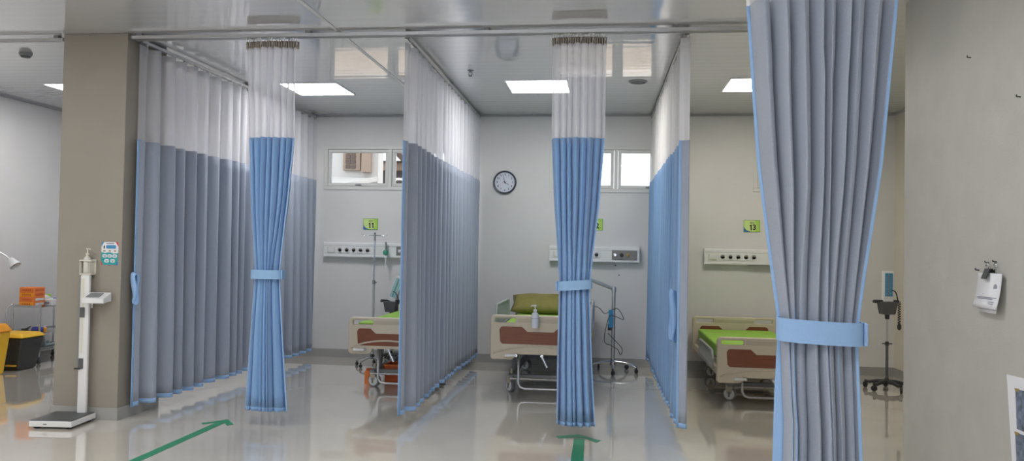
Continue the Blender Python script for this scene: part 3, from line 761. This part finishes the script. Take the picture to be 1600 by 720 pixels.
# sphygmomanometers
def bp_stand(label, loc, tall, rz, tilt=0.0, r=.21, face='cyan'):
    t = thing('blood_pressure_stand', label, 'blood pressure monitor', loc, rz, 'blood pressure monitors on stands')
    star_base(t, r, 5, -PI/2+.25, .085, M['black'], M['black'], rise=.022, rt=.017, wr=.03)
    MB().lathe([(.03, .07), (.03, .10), (.018, .12)], seg=16).build('hub', M['black'], t, smooth='auto')
    MB().tube([(0, 0, .10), (0, 0, tall*.52)], .014, 14).build('lower_tube', M['dark'], t, smooth='auto')
    MB().tube([(0, 0, tall*.50), (0, 0, tall*.90)], .009, 12).build('upper_tube', M['alu'], t, smooth='auto')
    b = MB().lathe([(.019, tall*.50), (.019, tall*.54), (.012, tall*.545)], seg=16); b.tube([(-.05, 0, tall*.52), (.05, 0, tall*.52)], .006, 8); b.build('height_knob', M['black'], t, smooth='auto')
    zb = tall*.885
    b = MB(); b.hexa([(-.065, -.05, zb-.03), (.065, -.05, zb-.03), (.065, .05, zb-.03), (-.065, .05, zb-.03), (-.085, -.065, zb+.10), (.085, -.065, zb+.10), (.085, .065, zb+.10), (-.085, .065, zb+.10)])
    bo = b.build('cuff_basket', M['dark'], t, bevel=.008)
    MB().lathe([(.02, zb-.08), (.024, zb-.03)], seg=14).build('socket', M['black'], bo, smooth='auto')
    b = MB().box((-.135, -.02, zb+.095), (.115, .02, zb+.118)); b.box((-.14, -.028, zb+.085), (-.10, .028, zb+.112)); b.build('crossbar', M['black'], t, bevel=.005)
    ca = bpy.data.objects.new('manometer', MB().box((-.052, -.024, .0), (.052, .024, .315)).build('tmp', M['white'], None).data)
    COL.objects.link(ca); bpy.data.objects.remove(bpy.data.objects['tmp']); ca.parent = t; ca.location = (.0, -.005, zb+.10); ca.rotation_euler = (0, tilt, 0)
    bv = ca.modifiers.new('bevel', 'BEVEL'); bv.width = .006; bv.segments = 2
    MB().box((-.036, -.0275, .055), (.040, -.0235, .292)).build('scale_plate', M[face], ca)
    MB().tube([(.0, -.029, .06), (.0, -.029, .285)], .005, 8).build('mercury_tube', M['midg'], ca, smooth='auto')
    g = MB()
    for k in range(14): g.box((-.026 if k % 2 else -.03, -.0285, .07+k*.015), (-.008, -.0275, .0715+k*.015)); g.box((.010, -.0285, .07+k*.015), (.026 if k % 2 else .03, -.0285+.001, .0715+k*.015))
    g.build('graduations', M['white'], ca)
    MB().tube(spline([(.03, -.03, zb+.22), (.07, -.03, zb+.20), (.095, -.02, zb+.13), (.10, 0, zb+.10)]), .006, 8).build('hose', M['black'], t, smooth=True)
    co = [(.118 + .014*math.cos(k*1.05), -.01 + .014*math.sin(k*1.05), zb+.10 - .0042*k) for k in range(52)]
    MB().tube(co, .005, 6).build('coiled_cord', M['black'], t, smooth=True)
    MB().lathe([(.006, -.06), (.019, -.045), (.02, -.015), (.010, .012), (.006, .02)], (.118, -.01, zb-.13), seg=14).build('bulb', M['black'], t, smooth='auto')
    return t
bp_stand('blood pressure monitor on a black wheeled stand in the right corner', (2.875, 8.52, 0), .905, .10)
s1 = bp_stand('tilted blood pressure monitor on a stand beside the drip stand', (-2.555, 9.27, 0), .70, -.2, tilt=.38, r=.15, face='ltcyan')

# examination lamp behind tied curtain two
t = thing('examination_lamp', 'chrome wheeled examination lamp stand with looped cable by the back wall', 'lamp', (.092, 9.07, 0))
star_base(t, .275, 5, -PI/2, .115, M['chrome'], M['black'], rise=.02, rt=.014, wr=.026)
MB().lathe([(.035, .075), (.032, .125), (.020, .15), (.018, .19)], seg=18).build('hub', M['chrome'], t, smooth='auto')
MB().tube([(0, 0, .12), (0, 0, .93)], .0205, 16).build('pole', M['alu'], t, smooth='auto')
MB().tube([(.014, -.015, .2), (.014, -.015, .9)], .004, 6).build('pole_channel', M['dalu'], t, smooth='auto')
MB().lathe([(.026, .905), (.028, .92), (.028, .95), (.018, .965)], seg=18).build('elbow', M['alu'], t, smooth='auto')
MB().tube([(0, 0, .94), (-.15, -.03, .995), (-.33, -.06, 1.07)], .020, 14).build('arm', M['alu'], t, smooth='auto')
hd = MB().lathe([(.02, .05), (.045, .04), (.07, 0), (.075, -.03), (.068, -.03), (.03, .02)], (-.345, -.06, 1.06), seg=24).build('lamp_head', M['white'], t, smooth='auto')
MB().lathe([(.06, -.026), (.05, -.03), (.01, -.033)], (-.345, -.06, 1.06), seg=24).build('lens', M['clockface'], hd, smooth='auto')
MB().box((-.055, -.04, .50), (-.004, -.012, .70)).build('power_pack', M['ltblue'] if 'ltblue' in M else M['cyan'], t, bevel=.005)
MB().box((-.062, -.035, .47), (-.02, -.012, .54)).build('plug', M['black'], t, bevel=.004)
MB().tube(spline([(-.03, -.03, .70), (.05, -.04, .715), (.115, -.05, .60), (.02, -.04, .63), (-.05, -.045, .62), (-.10, -.05, .36), (-.02, -.045, .30), (.05, -.05, .16+.10), (.085, -.05, .18+.02), (.10, -.05, .27), (.02, -.05, .36), (-.06, -.05, .44)]), .0045, 8).build('cable', M['dark'], t, smooth=True)
MB().tube(spline([(-.04, -.03, .69), (-.10, -.05, .66), (-.16, -.05, .72), (-.24, -.05, .74), (-.30, -.05, .71)]), .004, 8).build('cable', M['dark'], t, smooth=True)

# ---------------------------------------------------------------- column: scale, dispenser, poster
t = thing('weighing_scale', 'white column scale with black platform in front of the beige column', 'weighing scale', (-4.02, 5.50, 0), math.radians(6))
w, d = .158, .165
for x in (-.12, .12):
    for y in (-.12, .12): MB().lathe([(.022, 0), (.024, .004), (.024, .016), (.018, .02)], (x, y, 0), seg=14).build('foot', M['black'], t, smooth='auto')
MB().box((-w, -d, .016), (w, d, .058)).build('platform', M['white'], t, bevel=.006)
MB().box((-w+.006, -d+.006, .056), (w-.006, d-.006, .064)).build('rubber_mat', M['dark'], t, bevel=.003)
MB().box((-.05, -d-.002, .034), (-.025, -d+.004, .040)).build('badge', M['ink'], t)
MB().box((.030, d-.045, .05), (.100, d-.012, 1.115)).build('column_post', M['white'], t, bevel=.008)
MB().box((.012, d-.03, .42), (.030, d-.016, 1.09)).build('height_rod', M['midg'], t, bevel=.002)
MB().box((.040, d-.047, .52), (.062, d-.043, 1.09)).build('height_ruler', M['off'], t)
for z in (.79, .40):
    MB().box((.036, d-.054, z), (.070, d-.040, z+.078)).build('ruler_clip', M['dark'], t, bevel=.003)
MB().box((.008, d-.06, .395), (.05, d-.045, .405)).build('stadiometer_tip', M['black'], t)
b = MB().tube([(.085, d-.03, .92), (.13, d-.05, .93)], .014, 10); b.build('display_arm', M['white'], t, smooth='auto')
dp = MB().hexa([(.095, d-.14, .905), (.262, d-.14, .905), (.262, d-.02, .915), (.095, d-.02, .915), (.095, d-.14, .94), (.262, d-.14, .94), (.262, d-.02, .985), (.095, d-.02, .985)]).build('display', M['white'], t, bevel=.006)
MB().hexa([(.115, d-.115, .9545-.006), (.215, d-.115, .9545-.006), (.215, d-.045, .981-.006), (.115, d-.045, .981-.006), (.115, d-.118, .9555), (.215, d-.118, .9555), (.215, d-.045, .980), (.115, d-.045, .980)]).build('screen', M['midg'], dp)
MB().box((.06, d-.012, .86), (.11, d-.004, .915)).build('mount_plate', M['white'], t, bevel=.002)

t = thing('sanitizer_dispenser', 'off-white sanitizer holder with bottle mounted on the beige column', 'dispenser', (-3.972, 5.70, 1.117)); t.scale = (.80, .80, .86)
b = MB().box((-.058, -.012, 0), (.058, 0, .135)); b.box((-.062, -.085, .0), (.062, -.012, .012)); b.box((-.062, -.09, .118), (.062, -.012, .132)); b.box((-.062, -.085, .012), (-.056, -.012, .118)); b.box((.040, -.085, .012), (.046, -.012, .118))
b.build('bracket', M['off'], t, bevel=.003)
MB().lathe([(.03, .014), (.033, .02), (.033, .135), (.026, .155), (.012, .165), (.012, .18)], (-.008, -.048, 0), seg=24).build('bottle', mat('bottle_offwhite', (.64, .63, .57), .35), t, smooth='auto')
b = MB().lathe([(.016, .176), (.016, .192), (.005, .195), (.005, .225), (.012, .226), (.012, .236)], (-.008, -.048, 0), seg=16); b.tube([(-.008, -.048, .23), (.025, -.06, .23), (.03, -.062, .222)], .005, 8); b.build('pump', M['off'], t, smooth='auto')

t = thing('hand_washing_poster', 'small teal and white picture poster taped on the beige column', 'poster', (-3.818, 5.70, 1.282)); w, h = .070, .088
MB().box((-w, -.003, -h), (w, 0, h)).build('sheet', M['paper'], t)
def flat(nm, poly, m, y=-.003): MB().prism(poly, y-.0006, y, 'XZ').build(nm, m, t)
flat('teal_ground', [(-w, -h), (w, -h), (w, .005), (.03, .0), (0, .012), (-.04, .004), (-w, .012)], M['teal'])
flat('blue_title', rrect(-.032, .038, .052, .066, .010), M['pblue'])
flat('header_line', [(-.03, .075), (.035, .075), (.035, .080), (-.03, .080)], M['ink'])
flat('corner', [(-w, h), (-w+.022, h), (-w, h-.035)], M['pblue']); flat('corner', [(w, h), (w-.022, h), (w, h-.035)], M['red']); flat('corner', [(-w, -h), (-w+.018, -h), (-w, -h+.03)], M['red'], -.0036); flat('corner', [(w, -h), (w-.018, -h), (w, -h+.03)], M['sblue'], -.0036)
for x, z, m in ((-.048, .05, 'ink'),): flat('figure', rrect(x-.004, z-.012, x+.006, z+.012, .003), M[m])
for i, (x, z) in enumerate(((-.045, .022), (0, .022), (.045, .022), (-.042, -.018), (0, -.018), (.042, -.018), (-.024, -.056), (.026, -.056))):
    flat('picture', rrect(x-.018, z-.013, x+.018, z+.012, .009), M['paper'], -.0036)
    flat('hand_icon', rrect(x-.010, z-.007, x+.010, z+.004, .004), M['gold'] if i < 3 else M['paperg'], -.0042)

# ---------------------------------------------------------------- near wall: papers and sheet
t = thing('hanging_paper_stack', 'stack of white papers hanging from a clip on the grey wall at right', 'papers', (XN, 4.15, 1.30))
rp = random.Random(2)
for k in range(5):
    y0, y1 = -.115 + k*.012 - rp.uniform(0, .01), .105 - k*.006 + rp.uniform(-.012, .012); zb = -.165 - k*.008 + rp.uniform(-.01, .01)
    x0 = -.008 - (4-k)*.003; cur = .022 - k*.003
    rows = []
    for i in range(9):
        u = i/8; z = -.004 + (zb)*u; xo = x0 - cur*u*u
        rows.append([(xo, y1 + .012*u, z), (xo - .002, y0 + .01*u - .004, z)])
    o = MB().grid(rows).build('sheet', M['paper'] if k != 2 else M['paperg'], t, smooth=True, fixn=False); q = o.modifiers.new('thick', 'SOLIDIFY'); q.thickness = .003; q.offset = 0
b = MB()
for z, a, c in ((-.125, -.10, .095), (-.132, -.06, .08), (-.146, -.085, -.03), (-.155, -.08, -.035)):
    u = (-z-.004)/.165; xo = -.020 - .022*u*u; b.box((xo-.0048, a, z), (xo-.0010, c, z+.003))
b.build('printed_lines', M['paperg'], t)
b = MB().lathe([(.019, 0), (.019, -.003)], (-.0242, -.075, -.075), 'X', 18); b.build('dark_stain', M['paperg'], t)
t = thing('binder_clip', 'black binder clip gripping the papers on the grey wall', 'binder clip', (XN, 4.16, 1.30))
MB().prism([(-.044, -.030), (-.041, -.033), (-.022, .012), (-.004, .012), (-.006, -.036), (-.002, -.038), (.0, .018), (-.026, .018)], -.026, .026, 'XZ').build('jaw', M['black'], t)
for y in (-.05, .03):
    b = MB().tube([(-.012, y-.012, .012), (-.012, y-.014, .034), (-.012, y, .050), (-.012, y+.014, .034), (-.012, y+.012, .012)], .0028, 8); b.build('wire_handle', M['chrome'], t, smooth=True)
t = MB().tube([(.0, .0, 0), (-.018, 0, .002), (-.020, 0, .009)], .003, 8).build('wall_hook', M['dark'], None, loc=(XN, 4.20, 1.347)); tag(t, 'metal wall hook holding the left clip handle above the papers', 'hook')
t = MB().tube([(.0, .0, 0), (-.018, 0, .002), (-.020, 0, .009)], .0035, 8).build('wall_hook', M['dark'], None, loc=(XN, 4.12, 1.352)); tag(t, 'metal wall hook holding the right clip handle above the papers', 'hook')

t = thing('picture_sheet', 'white sheet with two dark photos taped low on the grey wall at the right edge', 'wall sheet', (XN, 4.0, .82), 0)
p = MB().prism([(.012, 0), (-.32, .012), (-.32, -.52), (-.055, -.52)], -.004, 0, 'YZ'); p.build('sheet', M['paper'], t)
for z0, z1 in ((-.235, -.055), (-.43, -.255)):
    o = MB().prism([(-.070, z1), (-.30, z1+.012), (-.30, z0), (-.086, z0)], -.0055, -.004, 'YZ').build('photo', M['photo'], t)
    MB().prism([(-.066, z1+.004), (-.105, z1+.006), (-.105, z1-.008), (-.070, z1-.006)], -.0068, -.0055, 'YZ').build('corner_tape', M['gold'], o)

# ---------------------------------------------------------------- floor arrows
def arrow(label, poly_shaft, poly_head):
    b = MB().prism(poly_shaft, .0004, .0022, 'XY'); b.prism(poly_head, .0004, .0024, 'XY')
    tag(b.build('floor_arrow', M['green']), label, 'floor marking', 'green tape arrows on the floor')
arrow('green tape arrow on the floor at left, pointing at the first tied curtain', [(-2.955, 3.9), (-2.885, 3.9), (-2.885, 5.80), (-2.955, 5.80)],
      [(-2.92, 5.90), (-3.05, 5.735), (-3.02, 5.70), (-2.955, 5.775), (-2.885, 5.775), (-2.83, 5.70), (-2.795, 5.74)])
arrow('green tape arrow on the floor in the middle, below the second tied curtain', [(-.20, 4.2), (-.115, 4.2), (-.135, 5.80), (-.215, 5.80)],
      [(-.185, 5.93), (-.345, 5.84), (-.325, 5.78), (-.215, 5.83), (-.135, 5.82), (-.05, 5.70), (-.02, 5.765)])

# ---------------------------------------------------------------- left end: trolley, bins, seat, lamp
TX, TY = -6.41, 8.44
t = thing('trolley', 'stainless steel trolley beside the left wall, loaded with boxes', 'trolley', (TX, TY, 0)); hx, hy = .165, .33
for x in (-hx, hx):
    for y in (-hy, hy):
        lo = MB().tube([(x, y, .07), (x, y, .67)], .011, 10).build('leg', M['steel'], t, smooth='auto')
        MB().lathe([(.016, -.012), (.024, -.008), (.024, .008), (.016, .012)], (x, y, .024), 'X', 16).build('wheel', M['black'], lo, smooth='auto')
        MB().tube([(x, y, .03), (x, y, .075)], .013, 8).build('wheel_fork', M['dark'], lo, smooth='auto')
for z in (.63, .34, .15):
    s = MB().box((-hx, -hy, z-.008), (hx, hy, z)); s.box((-hx, -hy, z), (hx, -hy+.006, z+.018)); s.box((-hx, hy-.006, z), (hx, hy, z+.018)); s.box((-hx, -hy, z), (-hx+.006, hy, z+.018))
    s.build('shelf', M['steel'], t)
MB().tube([(-hx, -hy, .66), (-hx-.05, -hy-.03, .62), (-hx-.06, -hy-.03, .45), (-hx-.03, -hy-.01, .40)], .008, 8).build('push_handle', M['steel'], t, smooth=True)
def carton(name, label, cat, lo, hi, m, extras=(), group=None):
    c = ((lo[0]+hi[0])/2, (lo[1]+hi[1])/2, lo[2]); t = thing(name, label, cat, c, 0, group); L = lambda p: (p[0]-c[0], p[1]-c[1], p[2]-c[2])
    MB().box(L(lo), L(hi)).build('body', M[m], t, bevel=.004)
    for nm, l2, h2, mm in extras: MB().box(L(l2), L(h2)).build(nm, M[mm], t)
    return t
z = .6315
# orange drawer organiser
c0 = (-6.425, 8.21); z = .6315; t = thing('drawer_organizer', 'orange plastic mini drawer tower on the trolley top', 'organizer', (*c0, z))
ow, od = .092, .085
MB().box((-ow, -od, 0), (ow, od, .215)).build('case', M['orange'], t, bevel=.004)
for k in range(4):
    zz = .008 + k*.052
    dr_ = MB().box((-ow+.008, -od-.006, zz), (ow-.008, -od+.004, zz+.044)).build('drawer', M['orange'] if k % 2 else M['amber'], t, bevel=.002)
    g = MB()
    for i in range(5): g.box((-ow*.55+i*.022, -od-.008, zz+.012), (-ow*.55+i*.022+.014, -od-.006, zz+.030))
    g.build('grille', M['orange2'], dr_)
    MB().box((ow-.001, -od+.02, zz+.008), (ow+.002, od-.02, zz+.034)).build('side_label', M['paper'] if k < 2 else M['orange2'], t)
carton('carton', 'white carton with a red square on the trolley beside the orange drawers', 'box', (-6.37, 8.31, z), (-6.262, 8.44, z+.075), 'white', [('red_square', (-6.2621, 8.39, z+.012), (-6.2595, 8.43, z+.058), 'red'), ('grey_print', (-6.35, 8.3085, z+.02), (-6.29, 8.3101, z+.05), 'paperg')])
t = thing('tissue_pack', 'white crumpled pack with green edge on the trolley behind the white carton', 'pack', (-6.42, 8.42, z))
MB().hexa([(-.04, -.08, 0), (.04, -.08, 0), (.04, .08, 0), (-.04, .08, 0), (-.028, -.07, .115), (.03, -.06, .105), (.025, .06, .10), (-.03, .07, .118)]).build('body', M['white'], t, bevel=.012)
MB().box((-.03, .03, .095), (.028, .066, .122)).build('green_edge', M['lgreen'], t, bevel=.006)
carton('carton', 'blue and white carton on the trolley behind the red-square carton', 'box', (-6.36, 8.46, z), (-6.262, 8.56, z+.085), 'blueb', [('white_stripe', (-6.2621, 8.475, z+.03), (-6.2597, 8.545, z+.05), 'paper'), ('white_top', (-6.355, 8.465, z+.0845), (-6.267, 8.555, z+.0875), 'paper')])
carton('carton', 'orange carton on the trolley next to the beige column', 'box', (-6.37, 8.59, z), (-6.262, 8.72, z+.080), 'orange', [('white_lid', (-6.372, 8.588, z+.0795), (-6.260, 8.722, z+.095), 'paper')])
t = thing('cloth_roll', 'dark blue rolled cloth on the middle shelf of the trolley', 'cloth', (-6.33, 8.19, .341+.0325))
MB().lathe([(.008, -.06), (.030, -.055), (.032, 0), (.030, .055), (.010, .06)], axis='X', seg=18).build('roll', M['blueb'], t, smooth='auto')
MB().tube([(-.061+.122*0, .0, 0), (-.085, .005, -.004), (-.11, .012, -.012)], [.014, .018, .015], 10).build('loose_end', M['white'], t, smooth=True)
t = thing('kidney_dish', 'dark grey tray of odds and ends on the middle shelf of the trolley', 'tray', (-6.50, 8.24, .3415))
MB().lathe([(.04, 0), (.058, .03), (.062, .034), (.054, .034), (.035, .008)], seg=24).build('bowl', M['midg'], t, smooth='auto')
MB().tube([(-.03, 0, .02), (.04, .01, .06)], .006, 8).build('handle', M['dark'], t, smooth='auto')
t = thing('medicine_bottle', 'small amber bottle at the front edge of the middle trolley shelf', 'bottle', (-6.265, 8.22, .3415))
MB().lathe([(.016, 0), (.018, .004), (.018, .05), (.009, .06)], seg=16).build('bottle', M['amber'], t, smooth='auto'); MB().lathe([(.011, .06), (.011, .075)], seg=14).build('cap', M['paper'], t, smooth='auto')

def bin_(label, x, y, w0, d0, w1, d1, h, mb, ml, lidh, accent=False, rz=0):
    t = thing('waste_bin', label, 'bin', (x, y, 0), rz, 'waste bins by the left wall')
    MB().hexa([(-w0, -d0, 0), (w0, -d0, 0), (w0, d0, 0), (-w0, d0, 0), (-w1, -d1, h), (w1, -d1, h), (w1, d1, h), (-w1, d1, h)]).build('body', mb, t, bevel=.025, segs=3)
    l = MB().hexa([(-w1-.012, -d1-.012, h), (w1+.012, -d1-.012, h), (w1+.012, d1+.012, h), (-w1-.012, d1+.012, h), (-w1+.03, -d1+.03, h+lidh), (w1-.03, -d1+.03, h+lidh), (w1-.03, d1-.03, h+lidh), (-w1+.03, d1-.03, h+lidh)])
    l.build('lid', ml, t, bevel=.012, segs=3)
    if accent:
        MB().box((w0-.13, -d0-.035, .045), (w0-.02, -d0+.01, .062)).build('pedal', M['yellow'], t, bevel=.005)
        MB().box((w0-.12, -d0-.012, .062), (w0-.03, -d0+.02, .10)).build('pedal_recess', M['black'], t, bevel=.004)
    return t
bin_('black pedal bin with yellow lid in front of the trolley', -6.27, 7.78, .155, .13, .215, .17, .345, M['binb'], M['yellow'], .045, True)
bin_('tall yellow bin cut off by the left edge of the picture', -6.24, 7.31, .14, .12, .185, .15, .44, M['yellow'], M['amber'], .08)

t = thing('plastic_basin', 'pale blue-grey curved plastic basin on the lowest trolley shelf', 'basin', (-6.34, 8.37, .156))
rows = []
for i in range(17):
    u = i/16
    if u < .55: y, zz = .10 - .20*u/.55, .006 + .010*(1-u/.55)**2
    else: v = (u-.55)/.45; y, zz = -.10 - .035*math.sin(v*PI/2), .006 + .135*v
    rows.append([(x, y, zz + .045*(abs(x)/.065)**4*(1 if u < .55 else .4)) for x in lin(-.065, .065, 10)])
o = MB().grid(rows).build('shell', M['seat'], t, smooth=True, fixn=False); q = o.modifiers.new('thick', 'SOLIDIFY'); q.thickness = .005; q.offset = 1
MB().tube([(-.06, -.135, .140), (0, -.138, .146), (.06, -.135, .140)], .006, 8).build('rim', M['white'], t, smooth='auto')

t = thing('gooseneck_lamp', 'grey gooseneck lamp head reaching in from the left edge', 'lamp', (-6.655, 7.75, 0))
MB().lathe([(.08, 0), (.08, .015), (.03, .03), (.014, .05)], seg=24).build('base', M['midg'], t, smooth='auto')
MB().tube([(0, 0, .03), (0, 0, .95)], .012, 12).build('pole', M['steel'], t, smooth='auto')
MB().tube(spline([(0, 0, .94), (-.01, 0, 1.10), (.03, .02, 1.22), (.11, .05, 1.25), (.18, .085, 1.21), (.225, .108, 1.165)]), .009, 10).build('gooseneck', M['alu'], t, smooth=True)
hd = MB().lathe([(.012, .05), (.032, .045), (.045, .0), (.062, -.05), (.055, -.05), (.03, 0)], (0, 0, 0), seg=24).build('lamp_head', M['white'], t, smooth='auto', loc=(.255, .122, 1.128), rot=(0, math.radians(-42), 0))
MB().lathe([(.036, .006), (.040, -.012), (.034, -.016)], seg=20).build('collar', M['midg'], hd, smooth='auto')

# ---------------------------------------------------------------- world, camera, render settings
w = bpy.data.worlds.new('sky'); SC.world = w; w.use_nodes = True
bg = w.node_tree.nodes['Background']; bg.inputs['Color'].default_value = (.86, .93, 1.0, 1); bg.inputs['Strength'].default_value = 3.2

f, yaw, pitch, roll, hc = 1231.968, .119392, .0233657, .0178251, 1.3733664
fw = Vector((-math.sin(yaw)*math.cos(pitch), math.cos(yaw)*math.cos(pitch), math.sin(pitch)))
rt = Vector((math.cos(yaw), math.sin(yaw), 0)); up = rt.cross(fw)
r2 = rt*math.cos(roll) + up*math.sin(roll); u2 = up*math.cos(roll) - rt*math.sin(roll)
cam = bpy.data.cameras.new('camera'); co = bpy.data.objects.new('camera', cam); COL.objects.link(co)
mx = Matrix((r2, u2, -fw)).transposed().to_4x4(); mx.translation = (0, 0, hc); co.matrix_world = mx
cam.sensor_width = 36; cam.lens = 36*f/1600; cam.clip_start = .05; cam.clip_end = 200
SC.camera = co
vs = SC.view_settings; vs.view_transform = 'Standard'; vs.look = 'None'; vs.gamma = 1; vs.exposure = -.06; vs.use_curve_mapping = False
cy = SC.cycles; cy.max_bounces = 10; cy.diffuse_bounces = 6; cy.glossy_bounces = 5; cy.transparent_max_bounces = 24; cy.caustics_reflective = False; cy.caustics_refractive = False; cy.sample_clamp_indirect = 6; cy.use_denoising = True
